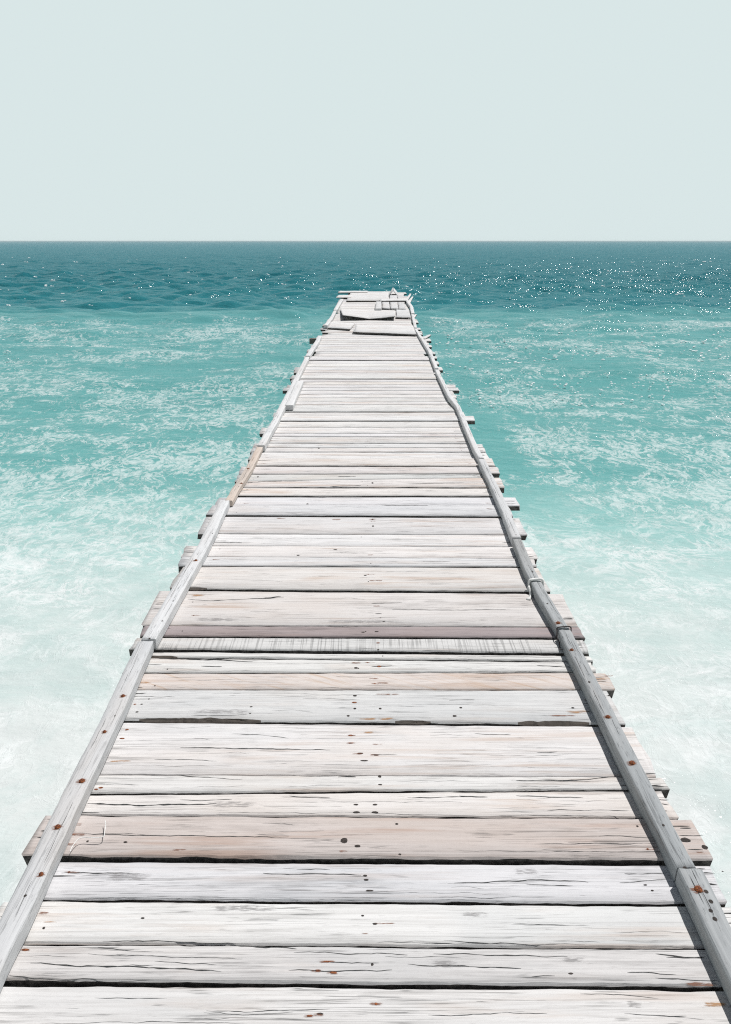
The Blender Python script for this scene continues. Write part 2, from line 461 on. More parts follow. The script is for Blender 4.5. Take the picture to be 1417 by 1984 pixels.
ENDR = [(2100, .98), (1914, .97), (1836, .965), (1750, .930), (1673, .957), (1586, .92), (1537, .932), (1504, .936), (1402, .922), (1338, .936), (1304, .909), (1279, .91), (1267, .943), (1240, .951), (1216, .946),
        (1149, .905), (1102, .89), (1083, .914), (1059, .88), (1035, .928), (1002, .93), (981, .972), (963, .95), (947, .976), (931, .93), (920, .955), (905, .947), (890, .95), (876, .95), (867, .99), (859, .97), (846, .95), (840, .964), (828, .96), (817, 1.01), (807, .985), (799, .99),
        (790, .97), (785, .96), (778, .965), (771, .97), (764, 1.05), (757, 1.04), (751, 1.07), (745, .995), (740, .99), (735, .98), (728, .975), (722, .97), (717, 1.0), (711, .99), (705, 1.02), (699, 1.0), (694, 1.025), (690, .99), (685, 1.06), (681, 1.05), (676, 1.05), (672, 1.09), (668, 1.05), (664, 1.09), (660, 1.107), (656, 1.02), (651, 1.03), (648, 1.04),
        (644, 1.02), (641, 1.056), (638, 1.03), (635, 1.04), (631, 1.07), (628, 1.06), (625, 1.08), (621, 1.08), (618, 1.11), (615, 1.09), (612, 1.10), (608, 1.10), (605, 1.12), (601, 1.14), (598, 1.16), (594, 1.19), (588, 1.2), (582, 1.25), (576, 1.28), (571, 1.3), (566, .95), (564, .92)]
def nearest(tab, v): return min(tab, key=lambda q: abs(q[0] - v))[1]
KIND = {2026: 'bleached', 1909: 'cracked', 1831: 'bleached', 1746: 'grey', 1670: 'red', 1583: 'warm', 1541: 'bleached', 1502: 'bleached', 1399: 'grey', 1338: 'diag',
        1305: 'bleached', 1276: 'bleached', 1264: 'saw', 1238: 'purple', 1215: 'warm', 1146.5: 'warm', 1101: 'grey', 1081: 'warm', 963: 'warm', 947: 'warm', 920.4: 'warm', 905: 'warm'}
LAB = {1670: "reddish brown plank with square bolt holes", 1238: "dusky purple brown narrow plank", 1264: "pale plank covered in vertical saw marks", 1338: "plank with tan diagonal grain", 1909: "grey plank full of long splits with a knot", 1399: "pale grey plank with broken splintered near edge"}
TONE = {1670: (1, 1, 1), 1238: (1, 1, 1), 1909: (1, 1, 1), 1583: (1, .99, .98)}
CHIPS = {1399: [(.05, .29, .012, .020), (.79, .93, .010, .016), (.55, .62, .006, .008)], 1146.5: [(.01, .09, .01, .01)], 1276: [(.02, .1, .006, .01)],
         1670: [(.30, .42, .003, .006), (.64, .7, .003, .006)]}
planks = []          # (Timber, ylo(X), yhi(X), key, vmid)
def yline(vl, vr):
    a, b = at(125 if vl > 1500 else 400, vl), at(1300 if vl > 1500 else 1000, vr)
    # the row drawn on the deck at the two curbs
    a = at(CU - 0.84 * CT / CAMH * (vl - VH), vl); b = at(CU + 0.83 * CT / CAMH * (vr - VH), vr)
    k = (b.y - a.y) / (b.x - a.x)
    return lambda X: a.y + k * (X - a.x)
DZ = {}
for i in range(len(J) - 1):
    near, far = J[i], J[i + 1]
    key = near[0]
    vmid = (near[0] + near[1]) / 2
    yn, yf = yline(*near[:2]), yline(*far[:2])
    m = px(vmid)
    vcn = (vmid - CV) / FPX
    sind = (ST + vcn * CT) / math.sqrt(1 + vcn * vcn)          # sine of the depression angle
    step = 0.0
    band = near[2] * m
    gap_n = 0.0012
    if near[2] >= 2.0 and vmid > 640:
        step = min(0.030, band * 0.75)
        gap_n = min(0.018, band * 0.75 / max(0.15, sind))
    else:
        gap_n = min(0.022, max(0.0015, band * 1.15 / max(0.12, sind)))
    if vmid < 700: gap_n = min(gap_n, 0.03)
    dz = step + R.uniform(-0.0025, 0.0005)
    jx = .014 if vmid > 1000 else .028
    Xl = nearest(ENDL, vmid) + R.uniform(-jx, jx); Xr = nearest(ENDR, vmid) + R.uniform(-jx, jx)
    if vmid < 1000 and R.random() < .38: Xl += R.uniform(.04, .09)
    elif vmid < 1000: Xl -= R.uniform(0, .02)
    if vmid < 1000 and R.random() < .38: Xr -= R.uniform(.04, .10)
    elif vmid < 1000: Xr += R.uniform(0, .015)
    sk = R.uniform(-.012, .012)
    gap_f = 0.0008
    A = [Vector((Xl + sk, yf(Xl) - gap_f, dz)), Vector((Xr - sk * .6, yf(Xr) - gap_f, dz))]
    B = [Vector((Xl, yn(Xl) + gap_n, dz)), Vector((Xr, yn(Xr) + gap_n, dz))]
    w = A[0].y - B[0].y
    if w < 0.02: continue
    sec = 130 if vmid > 1200 else (40 if vmid > 800 else 20)
    T = Timber(A, B, 0.036 + R.uniform(-.003, .004) + max(0, step) * .5, i + 1, sec=sec, bev=0.0035 if vmid > 900 else 0.004,
               wob=0.0022 if vmid > 900 else 0.004, chips=CHIPS.get(key, ()), endj=0.012)
    planks.append((T, key, vmid, step))
    if i == 0:
        continue

def find(X, Y):
    for (T, key, vmid, st) in planks:
        s, t = T.param(X, Y)
        if 0 <= t <= 1: return T
    return None

def mark(uvs, wpx, key, jit=0.0, taper=True):
    pts = [at(u, v) for (u, v) in uvs]
    mid = poly_at(pts, .5)
    T = find(mid.x, mid.y)
    if not T: return
    # keep the mark inside its plank
    ok = []
    for p in pts:
        s, t = T.param(p.x, p.y)
        t2 = min(.97, max(.03, t))
        a, b = poly_at(T.A, s), poly_at(T.B, s)
        p = p + (b - a) * (t2 - t); p.z = 0
        ok.append(p)
    vm = sum(v for u, v in uvs) / len(uvs)
    vcn = (vm - CV) / FPX
    sind = (ST + vcn * CT) / math.sqrt(1 + vcn * vcn)
    T.strip(ok, wpx * px(vm) / max(.2, sind), key, taper=taper, jit=jit)

# long open splits seen in the photograph
for line, w in [
    ([(60, 1869), (160, 1874), (330, 1880), (430, 1884)], 3.2), ([(560, 1882), (660, 1885), (760, 1884)], 2), ([(190, 1840), (260, 1844)], 1.6), ([(570, 1848), (700, 1850), (790, 1853)], 2),
    ([(640, 1868), (735, 1869)], 2), ([(790, 1872), (900, 1874), (1010, 1879)], 2.4), ([(840, 1850), (1040, 1855), (1100, 1858)], 2), ([(1270, 1851), (1360, 1858)], 2.4), ([(1215, 1888), (1310, 1890)], 2), ([(1290, 1857), (1366, 1858)], 2.6),
    ([(1270, 1899), (1390, 1902)], 2.2), ([(1030, 1895), (1075, 1893)], 1.8), ([(300, 1868), (420, 1872)], 1.4), ([(170, 1852), (330, 1858), (470, 1862)], 1.2),
    ([(20, 1892), (70, 1900), (200, 1903)], 2.4), ([(400, 1960), (480, 1962), (560, 1959), (640, 1957)], 1.6), ([(830, 1969), (960, 1966), (1060, 1965)], 1.4), ([(1210, 1967), (1330, 1971)], 1.6),
    ([(200, 1824), (350, 1826), (470, 1833)], 2.4), ([(460, 1828), (520, 1839), (575, 1842)], 2.4), ([(860, 1823), (960, 1828), (1050, 1831)], 1.8),
    ([(120, 1692), (180, 1693), (280, 1694)], 2.0), ([(510, 1692), (560, 1697), (620, 1694), (700, 1698)], 2.2), ([(575, 1686), (640, 1686)], 1.4), ([(880, 1712), (960, 1710), (1040, 1706), (1140, 1711)], 2), ([(1020, 1716), (1110, 1718)], 1.6), ([(1210, 1695), (1290, 1694)], 2), ([(1200, 1710), (1292, 1707)], 2),
    ([(1355, 1693), (1385, 1694)], 3), ([(1362, 1713), (1390, 1716)], 4.4),
    ([(160, 1618), (220, 1622), (420, 1625), (560, 1627)], 2.0), ([(1160, 1625), (1300, 1627)], 1.4), ([(1100, 1638), (1230, 1640)], 1.0), ([(1314, 1622), (1362, 1624)], 2),
    ([(170, 1559), (290, 1562), (400, 1560), (420, 1558)], 3.6), ([(350, 1550), (390, 1553), (450, 1550)], 1.4), ([(790, 1548), (900, 1546)], 2), ([(890, 1544), (945, 1547)], 2.4), ([(1000, 1543), (1130, 1548)], 2), ([(560, 1544), (640, 1547)], 1.8), ([(1060, 1571), (1220, 1572)], 1.2), ([(1010, 1580), (1230, 1585)], 1.0),
    ([(220, 1501), (330, 1503), (470, 1512)], 1.6), ([(655, 1508), (690, 1507)], 3), ([(350, 1448), (450, 1449), (560, 1451), (640, 1453)], 2.4), ([(300, 1470), (420, 1474)], 1.2), ([(720, 1460), (770, 1462)], 1.4), ([(1040, 1457), (1080, 1456)], 1.2), ([(860, 1506), (1000, 1503)], 1.6), ([(1000, 1514), (1130, 1512)], 1.8), ([(1085, 1515), (1190, 1508)], 1.8),
    ([(1248, 1498), (1272, 1498)], 2.4), ([(1250, 1506), (1276, 1505)], 2.6), ([(1262, 1524), (1287, 1526)], 3.2), ([(1265, 1533), (1290, 1533)], 2), ([(1280, 1552), (1296, 1552)], 2), ([(1282, 1559), (1296, 1561)], 2),
    ([(370, 1389), (480, 1387)], 1.0), ([(920, 1421), (990, 1423)], 1.2), ([(450, 1421), (510, 1423), (560, 1430)], 1.2), ([(230, 1351), (340, 1352)], 1.2), ([(870, 1358), (920, 1358)], 1.2),
    ([(310, 1274), (380, 1278), (490, 1283)], 2.4), ([(390, 1291), (430, 1293)], 2), ([(1040, 1291), (1090, 1292)], 2), ([(720, 1293), (760, 1291)], 2),
    ([(365, 1163), (410, 1166), (490, 1162), (550, 1159)], 1.6), ([(510, 1161), (545, 1157)], 3.4), ([(760, 1183), (880, 1184), (980, 1183)], 1.4), ([(720, 1171), (780, 1169)], 1.2), ([(1092, 1199), (1112, 1199)], 2.4), ([(740, 1191), (727, 1191)], 2),
    ([(410, 1050), (470, 1051)], 1.2), ([(640, 945), (700, 943)], 1.0), ([(655, 925), (690, 924)], 1.6), ([(740, 981), (830, 981)], 1.2), ([(790, 940), (900, 938)], .9), ([(500, 935), (600, 934)], 1.2)]:
    mark(line, w * .62, 'split', jit=0.004)

# rust and ochre stains
for u, v, w, h, k in [(86, 1770, 26, 6, 'rust'), (98, 1787, 50, 2.5, 'ochre'), (50, 1843, 26, 6, 'rust'), (232, 1474, 56, 4, 'ochre'), (270, 1323, 60, 5, 'ochre'), (296, 1337, 36, 4, 'rust'), (152, 1602, 20, 6, 'rust'), (152, 1621, 40, 6, 'rust'),
                      (140, 1640, 30, 5, 'rust'), (348, 1651, 36, 5, 'rust'), (634, 1866, 40, 6, 'rust'), (614, 1884, 32, 5, 'rust'), (644, 1888, 32, 5, 'rust'), (598, 1970, 28, 6, 'rust'), (618, 1968, 28, 6, 'rust'), (745, 1790, 52, 3, 'rust'), (706, 1810, 20, 3, 'rust'), (666, 1654, 22, 5, 'rust'),
                      (750, 1347, 60, 4, 'rust'), (742, 1324, 30, 4, 'rust'), (724, 1315, 26, 3, 'rust'), (712, 1395, 46, 5, 'ochre'), (748, 1394, 40, 7, 'ochre'), (680, 1424, 26, 3, 'rust'), (680, 1439, 26, 4, 'rust'), (732, 1441, 26, 3, 'rust'), (726, 1462, 24, 4, 'rust'), (692, 1460, 28, 4, 'rust'), (714, 1418, 26, 5, 'ochre'),
                      (1360, 1911, 86, 10, 'rust'), (1330, 1914, 130, 7, 'rust'), (1385, 1948, 60, 12, 'ochre'), (1110, 1862, 60, 10, 'soot'), (1020, 1690, 60, 14, 'soot'), (920, 1772, 70, 12, 'soot'), (470, 1760, 180, 16, 'soot'), (860, 1870, 70, 16, 'soot'), (1230, 1948, 40, 16, 'soot'),
                      (724, 1128, 22, 3, 'rust'), (735, 1128, 16, 3, 'rust'), (730, 1176, 18, 2.5, 'rust'), (652, 1006, 26, 3, 'rust'), (722, 1006, 20, 3, 'rust'), (545, 1004, 24, 2, 'rust'), (718, 1076, 14, 2.5, 'rust'), (1120, 1381, 60, 7, 'ochre'), (1090, 1388, 70, 4, 'rust'), (382, 1155, 40, 5, 'ochre'), (455, 957, 14, 3, 'rust'),
                      (450, 1560, 120, 16, 'soot'), (430, 1380, 160, 12, 'soot'), (700, 1206, 200, 8, 'soot'), (420, 1202, 110, 9, 'soot'), (250, 1700, 110, 20, 'soot'), (1180, 1310, 30, 3, 'rust'), (1160, 1316, 40, 4, 'ochre'), (1355, 1655, 20, 4, 'rust'), (690, 1285, 26, 4, 'rust')]:
    mark([(u - w / 2, v), (u, v + .4), (u + w / 2, v)], h, k, taper=False)

# nail heads, holes and bolt holes
for u, v, rx, ry, k in [(667, 1633, 7, 5, 'hole'), (693, 1644, 6, 2.5, 'hole'), (769, 1601, 3, 1.6, 'hole'), (775, 1660, 3, 1.6, 'hole'), (690, 1561, 5, 1.5, 'hole'), (727, 1561, 5, 1.5, 'hole'), (691, 1576, 7, 2, 'hole'), (727, 1576, 7, 2, 'hole'),
                        (688, 1375, 3, 1.6, 'hole'), (737, 1375, 3, 1.6, 'hole'), (675, 1389, 3, 1.6, 'hole'), (690, 1295, 4, 1.6, 'hole'), (735, 1292, 5, 1.6, 'rusty'), (881, 1389, 4, 1.8, 'hole'), (893, 1373, 3, 1.6, 'hole'), (688, 1350, 4, 1.4, 'hole'), (687, 1363, 5, 1.4, 'rusty'),
                        (708, 1698, 4, 1.8, 'hole'), (710, 1706, 5, 1.6, 'hole'), (716, 1727, 8, 1.4, 'hole'), (703, 1775, 3, 1.4, 'hole'), (727, 1791, 5, 1.6, 'hole'), (277, 1780, 4, 1.4, 'hole'), (634, 1866, 8, 1.6, 'rusty'), (616, 1883, 6, 1.6, 'rusty'), (646, 1887, 7, 1.6, 'rusty'),
                        (1106, 1889, 5, 1.6, 'hole'), (600, 1970, 6, 1.6, 'rusty'), (620, 1966, 7, 1.6, 'hole'), (1264, 1727, 3, 1.4, 'hole'), (244, 1636, 4, 1.6, 'hole'), (736, 1506, 3.5, 2.4, 'hole'), (737, 1522, 4, 1.2, 'hole'), (698, 1459, 6, 1.4, 'hole'), (706, 1473, 8, 1.2, 'hole'), (729, 1462, 5, 1.4, 'hole'),
                        (680, 1424, 5, 1.4, 'rusty'), (680, 1439, 5, 1.2, 'rusty'), (722, 938, 2, 1.2, 'hole'), (722, 1006, 2.2, 1.2, 'hole'), (723, 1019, 2.2, 1.2, 'hole'), (618, 868, 2, 1, 'hole'), (596, 976, 2.4, .9, 'hole'), (578, 1077, 3, 1, 'hole'), (708, 1118, 3, 1, 'hole'), (650, 1066, 4, .8, 'hole'),
                        (704, 1228, 4, 1, 'hole'), (730, 1227, 4, 1, 'hole'), (733, 1249, 4, 1, 'rusty'), (733, 1262, 2.4, 1, 'hole'), (744, 1206, 3, .8, 'hole'), (1327, 1632, 10, 4, 'hole'), (1365, 1646, 6, 4, 'hole'), (246, 1413, 4, 1.4, 'rusty'), (237, 1430, 5, 1.2, 'rusty'), (196, 1528, 5, 1.6, 'rusty'),
                        (187, 1531, 4, 1.4, 'rusty'), (266, 1381, 3, 1.3, 'hole'), (275, 1366, 2.5, 1, 'hole'), (262, 1366, 3, 1, 'rusty'), (487, 1371, 3, 1.2, 'hole'), (485, 1384, 2, 1, 'hole'), (1110, 1373, 3, 1.2, 'hole'), (1180, 1349, 3, 1.2, 'hole'), (50, 1843, 7, 2, 'rusty'), (1400, 1690, 2, 1, 'hole'),
                        (441, 977, 2, 1, 'hole'), (452, 957, 2.4, 1, 'hole'), (471, 924.5, 2, 1, 'hole'), (500, 925, 2, 1, 'hole'), (1384, 1749, 4, 2, 'hole'), (1250, 1716, 4, 1.2, 'hole'), (1406, 1792, 5, 1.4, 'hole')]:
    p = at(u, v); T = find(p.x, p.y)
    if T:
        m = px(v); vcn = (v - CV) / FPX
        sind = (ST + vcn * CT) / math.sqrt(1 + vcn * vcn)
        T.blob(p.x, p.y, rx * m, ry * m / sind, k, h=0.0016 if k == 'rusty' else 0.001)

# small random splits, checks at the board ends and nails at the three stringers
for (T, key, vmid, step) in planks:
    near_ = vmid > 1000
    y0 = T.o.y; xl, xr = T.A[0].x, T.A[-1].x
    w = (T.A[0] - T.B[0]).length
    def pt(X, t):
        s = (X - xl) / (xr - xl)
        a, b = poly_at(T.A, s), poly_at(T.B, s)
        p = a.lerp(b, t); return Vector((X, p.y, 0))
    if vmid > 780:
        for k in range(R.randint(5, 10) if near_ else R.randint(2, 5)):
            X = R.uniform(xl + .05, xr - .3); t = R.uniform(.06, .94); L = R.uniform(.05, .22) if R.random() < .7 else R.uniform(.25, .7)
            q = [pt(X, t), pt(X + L * .5, min(.95, t + R.uniform(-.03, .03))), pt(min(xr - .02, X + L), min(.95, max(.05, t + R.uniform(-.04, .06))))]
            T.strip(q, R.uniform(.0005, .0011) if near_ else R.uniform(.001, .002), 'split', jit=0.004)
    for sgn, xe in ((1, xl + .015), (-1, xr - .015)):
        for k in range(R.randint(1, 4)):
            t = R.uniform(.08, .95); L = R.uniform(.03, .13)
            T.strip([pt(xe, t), pt(xe + sgn * L, t + R.uniform(-.02, .02))], R.uniform(.0015, .004), 'split', jit=0.0008)
    for xs in (-.80, .02 + R.uniform(-.03, .03), .80):
        for t in ((.28, .72) if w > .1 else (.5,)):
            if R.random() < .4:
                p = pt(xs + R.uniform(-.03, .03), t + R.uniform(-.08, .08))
                k = 'hole' if R.random() < .6 else 'rusty'
                T.blob(p.x, p.y, .0035, .0035, k)
                if k == 'rusty': T.strip([p + Vector((-.02, 0, 0)), p, p + Vector((R.uniform(.02, .05), 0, 0))], .009, 'rust', taper=False)

for n_, (T, key, vmid, step) in enumerate(planks):
    mat = KIND.get(key) or R.choice(['bleached', 'bleached', 'warm', 'grey', 'bleached'])
    if vmid < 905 and mat in ('grey', 'warm') and R.random() < .5: mat = 'bleached'
    b = R.uniform(.93, 1.04)
    tone = TONE.get(key, (b, b * R.uniform(.985, 1.0), b * R.uniform(.975, 1.0))) + (1,)
    o = T.done('deck_plank', mat, pier, tone)
    if key in LAB: o['label'] = LAB[key]

# ------------------------------------------------------------------ curb rails
def rail(pts, side, mat, w=0.058, H=0.047, bolts=(), label=None, zb=0.010, seed=0, tone=1.0, name='curb_rail'):
    """pts: photo points of the rail's inner bottom edge on the deck, near to far"""
    P = [at(u, v) for u, v in pts]
    for p in P: p.z = zb + H
    out = []
    for i, p in enumerate(P):
        d = (P[min(i + 1, len(P) - 1)] - P[max(i - 1, 0)]).normalized()
        nrm = Vector((-d.y, d.x, 0)) * (1 if side == 'L' else -1)
        out.append(p + nrm * w)
    L = (P[-1] - P[0]).length
    T = Timber(P, out, H, 300 + seed, sec=max(14, int(L / .025)), bev=0.003, wob=0.002, zw=0.004, endj=0.006, edge=False)
    T.zw = 0.004
    # checks along the grain
    for k in range(max(2, int(L * 9))):
        s = R.uniform(.03, .9); q = R.uniform(.2, .8); l = R.uniform(.05, .25) / L
        pa = poly_at(P, s).lerp(poly_at(out, s), q); pb = poly_at(P, min(1, s + l)).lerp(poly_at(out, min(1, s + l)), q + R.uniform(-.05, .05))
        pa.z = pb.z = 0
        T.strip([pa, pb], R.uniform(.0008, .0016), 'split' if R.random() < .6 else 'soot', jit=0.002)
    spots = []
    for (u, v, r, k) in bolts:
        p = at(u, v, zb + H)
        s, t = T.param(p.x, p.y); t = min(.86, max(.14, t))
        q = poly_at(T.A, s).lerp(poly_at(T.B, s), t)
        if k == 'hole':
            T.blob(q.x, q.y, r, r * 1.1, 'hole')
        else:
            T.strip([Vector((q.x - r * 2.6, q.y - r * .8, 0)), Vector((q.x, q.y, 0)), Vector((q.x + r * 2.4, q.y + r * .6, 0))], r * 3.4, 'rust', taper=False, lift=0.0006)
            spots.append((q.x, q.y, T.ztop(s) + zb + H, r))
    o = T.done(name, mat, pier, (tone, tone, tone, 1))
    if label: o['label'] = label
    for (x, y, z, r) in spots:
        bm = bmesh.new()
        sg = 10
        rings = []
        for (rr, zz) in ((1.0, -0.002), (1.0, .0025), (.72, .0055), (.3, .0065)):
            rings.append([bm.verts.new((r * rr * math.cos(2 * math.pi * k / sg) * (1 + .1 * noise.noise((k, x, y))), r * rr * math.sin(2 * math.pi * k / sg), zz)) for k in range(sg)])
        for a, b in zip(rings, rings[1:]):
            for k in range(sg): bm.faces.new((a[k], a[(k + 1) % sg], b[(k + 1) % sg], b[k]))
        bm.faces.new(rings[-1]); bm.faces.new(rings[0][::-1])
        me = bpy.data.meshes.new('bolt_head'); bm.to_mesh(me); bm.free(); me.materials.append(M['rusty'])
        bo = link('bolt_head', me, o, Vector((x, y, z)) - o.location)
    return o

def XL(v, X): return (CU + X * CT / CAMH * (v - VH), v)
rail([XL(2180, -.815), (51, 1831), (152, 1600), (244, 1399), (300, 1266)], 'L', 'rail_pale', w=.064, bolts=[(112, 1602, .008, 'b'), (159, 1513, .009, 'b'), (80, 1694, .006, 'b'), (203, 1418, .006, 'b'), (239, 1349, .007, 'b'), (49, 1735, .004, 'hole'), (223, 1387, .003, 'hole')], seed=1, zb=.012)
rail([(305, 1262), (406, 1076), (446, 986)], 'L', 'rail_pale', w=.062, bolts=[(265, 1282, .004, 'hole'), (290, 1238, .004, 'hole'), (315, 1204, .004, 'hole'), (336, 1165, .004, 'hole'), (380, 1087, .008, 'b'), (412, 1033, .004, 'hole')], seed=2, zb=.010, tone=1.15)
rail([(452, 984), (463, 963), (489, 921), (510, 877)], 'L', 'rail_tan', w=.052, H=.036, bolts=[(472, 937, .007, 'b'), (463, 943, .004, 'hole'), (481, 908, .007, 'b')], seed=3, zb=.012, label='tan newer curb rail length')
rail([(514, 876), (542, 822), (560, 785), (583, 735.5), (600, 699)], 'L', 'rail_white', w=.062, bolts=[(509, 857, .004, 'hole'), (522, 837, .004, 'hole'), (532, 812, .004, 'hole'), (541, 795, .004, 'hole')], seed=4)
rail([(601, 697), (619, 667.7), (624, 657)], 'L', 'rail_white', w=.07, seed=5)
rail([(635, 637), (647, 620), (653, 607)], 'L', 'rail_white', w=.075, seed=6, zb=.02)
rail([(653.5, 606), (660, 594), (666, 584)], 'L', 'rail_white', w=.09, seed=16, zb=.02)
rail([(569, 797), (585, 757), (589, 748)], 'L', 'rail_white', w=.085, H=.05, seed=7, zb=.012, label='short batten doubled against the left curb rail')
rail([XL(2180, .81), (1390, 1900), (1308, 1716)], 'R', 'rail_grey', w=.062, H=.055, bolts=[(1353, 1725, .010, 'b'), (1368, 1729, .0055, 'hole'), (1377, 1748, .0055, 'hole'), (1377, 1766, .005, 'hole'), (1385, 1782, .006, 'hole')], seed=8, zb=.004)
rail([(1306, 1712), (1250, 1600), (1178, 1452), (1080, 1242)], 'R', 'rail_grey', w=.054, H=.052, bolts=[(1331, 1687, .0055, 'hole'), (1286, 1598, .004, 'hole'), (1225, 1479, .009, 'b'), (1178, 1390, .008, 'b'), (1142, 1322, .005, 'hole'), (1108, 1259, .007, 'b')], seed=9, zb=.004, tone=.98)
rail([(1078, 1239), (1040, 1171), (1016, 1125), (992, 1062)], 'R', 'rail_grey', w=.052, H=.05, bolts=[(1082, 1207, .009, 'b'), (1061, 1169, .005, 'hole'), (1032, 1108, .005, 'hole')], seed=10, zb=.004, tone=1.0)
rail([(991, 1058), (960, 977.6), (926, 903)], 'R', 'rail_pale', w=.052, H=.05, bolts=[(1000, 1036, .004, 'hole'), (950, 921, .004, 'hole')], seed=11, zb=.004, tone=.98)
rail([(926.5, 901), (915, 878), (894.6, 827), (883, 796.5), (866.7, 776), (849, 738), (843, 724)], 'R', 'rail_white', w=.044, H=.05, bolts=[(930, 886, .004, 'hole'), (908, 843, .005, 'hole'), (899, 822, .005, 'hole')], seed=12, zb=.004, tone=.98)
rail([(842.5, 721), (829.5, 687), (812, 657), (803, 642)], 'R', 'rail_white', w=.048, H=.05, seed=13, zb=.004)
rail([(802.7, 641), (799.5, 626), (797, 614)], 'R', 'rail_white', w=.055, H=.05, seed=14, zb=.012)
rail([(796.7, 613), (794, 599), (784.5, 585)], 'R', 'rail_white', w=.08, H=.06, seed=15, zb=.012)

# ------------------------------------------------------------------ lashings on the right rail
def tube(pts, r, seg=7):
    bm = bmesh.new()
    rings = []
    n = len(pts)
    for i, p in enumerate(pts):
        d = (pts[min(i + 1, n - 1)] - pts[max(i - 1, 0)]).normalized()
        u = d.orthogonal().normalized() if i == 0 else (u - d * u.dot(d)).normalized()
        v = d.cross(u)
        rings.append([bm.verts.new(p + (u * math.cos(2 * math.pi * k / seg) + v * math.sin(2 * math.pi * k / seg)) * r) for k in range(seg)])
    for a, b in zip(rings, rings[1:]):
        for k in range(seg):
            f = bm.faces.new((a[k], a[(k + 1) % seg], b[(k + 1) % seg], b[k])); f.smooth = True
    bm.faces.new(rings[0][::-1]); bm.faces.new(rings[-1])
    return bm
def smooth(pts, n=6):
    out = []
    for i in range(len(pts) - 1):
        p0, p1, p2, p3 = pts[max(i - 1, 0)], pts[i], pts[i + 1], pts[min(i + 2, len(pts) - 1)]
        for k in range(n):
            t = k / n
            out.append(.5 * ((2 * p1) + (p2 - p0) * t + (2 * p0 - 5 * p1 + 4 * p2 - p3) * t * t + (3 * p1 - p0 - 3 * p2 + p3) * t ** 3))
    out.append(pts[-1]); return out
def lashing(u, v, r, mat, name, label, tail, w=.054, H=.0545):
    c = at(u, v)                       # inner bottom corner of the rail here
    d = Vector((0.0, 1.0, 0))
    e = r + .001
    loop = [c + Vector((-e - .004, -.012, .004)), c + Vector((-e, -.004, .03)), c + Vector((-e, 0, H - .004)), c + Vector((-e * .2, 0, H + e)), c + Vector((w * .5, .006, H + e + .001)), c + Vector((w + e * .2, .004, H + e)), c + Vector((w + e, .002, H * .5)), c + Vector((w + e + .002, 0, .004))]
    bm = tube(smooth(loop), r)
    me = bpy.data.meshes.new(name); 
    b2 = tube(smooth([c + Vector(t) for t in tail]), r * .85)
    tmp = bpy.data.meshes.new('t'); b2.to_mesh(tmp); b2.free(); bm.from_mesh(tmp); bpy.data.meshes.remove(tmp)
    for vtx in bm.verts: vtx.co -= c
    bm.to_mesh(me); bm.free(); me.materials.append(M[mat])
    o = link(name, me, pier, c); o['label'] = label
    return o
lashing(1027, 1146, .0066, 'rope', 'rope_lashing', 'white rope lashing round the right curb rail', [(-.006, -.004, .03), (-.012, -.022, .034), (-.008, -.05, .012), (-.02, -.085, .007), (-.034, -.093, .007), (-.018, -.10, .009)])
lashing(1079, 1239, .0028, 'wire', 'wire_lashing', 'black wire lashing round the right curb rail', [(-.004, -.003, .05), (-.01, -.03, .036), (-.006, -.065, .02), (-.014, -.10, .014), (-.009, -.12, .024)])

# a loose pale thread lying across the reddish plank
cth = at(200, 1620, .026)
me = bpy.data.meshes.new('thread')
tp = [at(u, v, .0275) - cth for u, v in [(136, 1650), (141, 1639), (152, 1626), (164, 1622), (182, 1623), (200, 1621), (203, 1612), (205, 1600), (204, 1590)]]
bm = tube(smooth(tp), .0012, 5); bm.to_mesh(me); bm.free(); me.materials.append(M['rope'])
o = link('thread', me, None, cth)
tag(o, "thin white thread curled across the reddish plank beside the left curb rail", "thread")

# ------------------------------------------------------------------ structure under the deck
def box_bm(x0, x1, y0, y1, z0, z1):
    bm = bmesh.new()
    bmesh.ops.create_cube(bm, size=1)
    for v in bm.verts:
        v.co = Vector(((x1 - x0) * v.co.x, (y1 - y0) * v.co.y, (z1 - z0) * v.co.z))
    bmesh.ops.bevel(bm, geom=bm.edges[:], offset=.006, segments=1, affect='EDGES')
    return bm
def boxpart(name, x0, x1, y0, y1, z0, z1, mat, slant=0.0):
    bm = box_bm(x0, x1, y0, y1, z0, z1)
    if slant:
        for v in bm.verts: v.co.x += v.co.y * slant
    me = bpy.data.meshes.new(name); bm.to_mesh(me); bm.free(); me.materials.append(M[mat])
    return link(name, me, pier, ((x0 + x1) / 2, (y0 + y1) / 2, (z0 + z1) / 2))
for xs in (-.72, .03, .78):
    y = .3
    while y < 25:
        y1 = min(25.4, y + 4.2)
        sh = max(0, (y - 8)) * .012
        boxpart('stringer', xs - .04 + sh, xs + .04 + sh, y, y1 - .004, -.158, -.0445, 'under', slant=.012 if y > 8 else 0)
        y = y1
bents = [1.35, 3.6, 5.9, 8.2, 10.4, 12.33, 14.25, 16.9, 19.3, 21.8, 24.6]
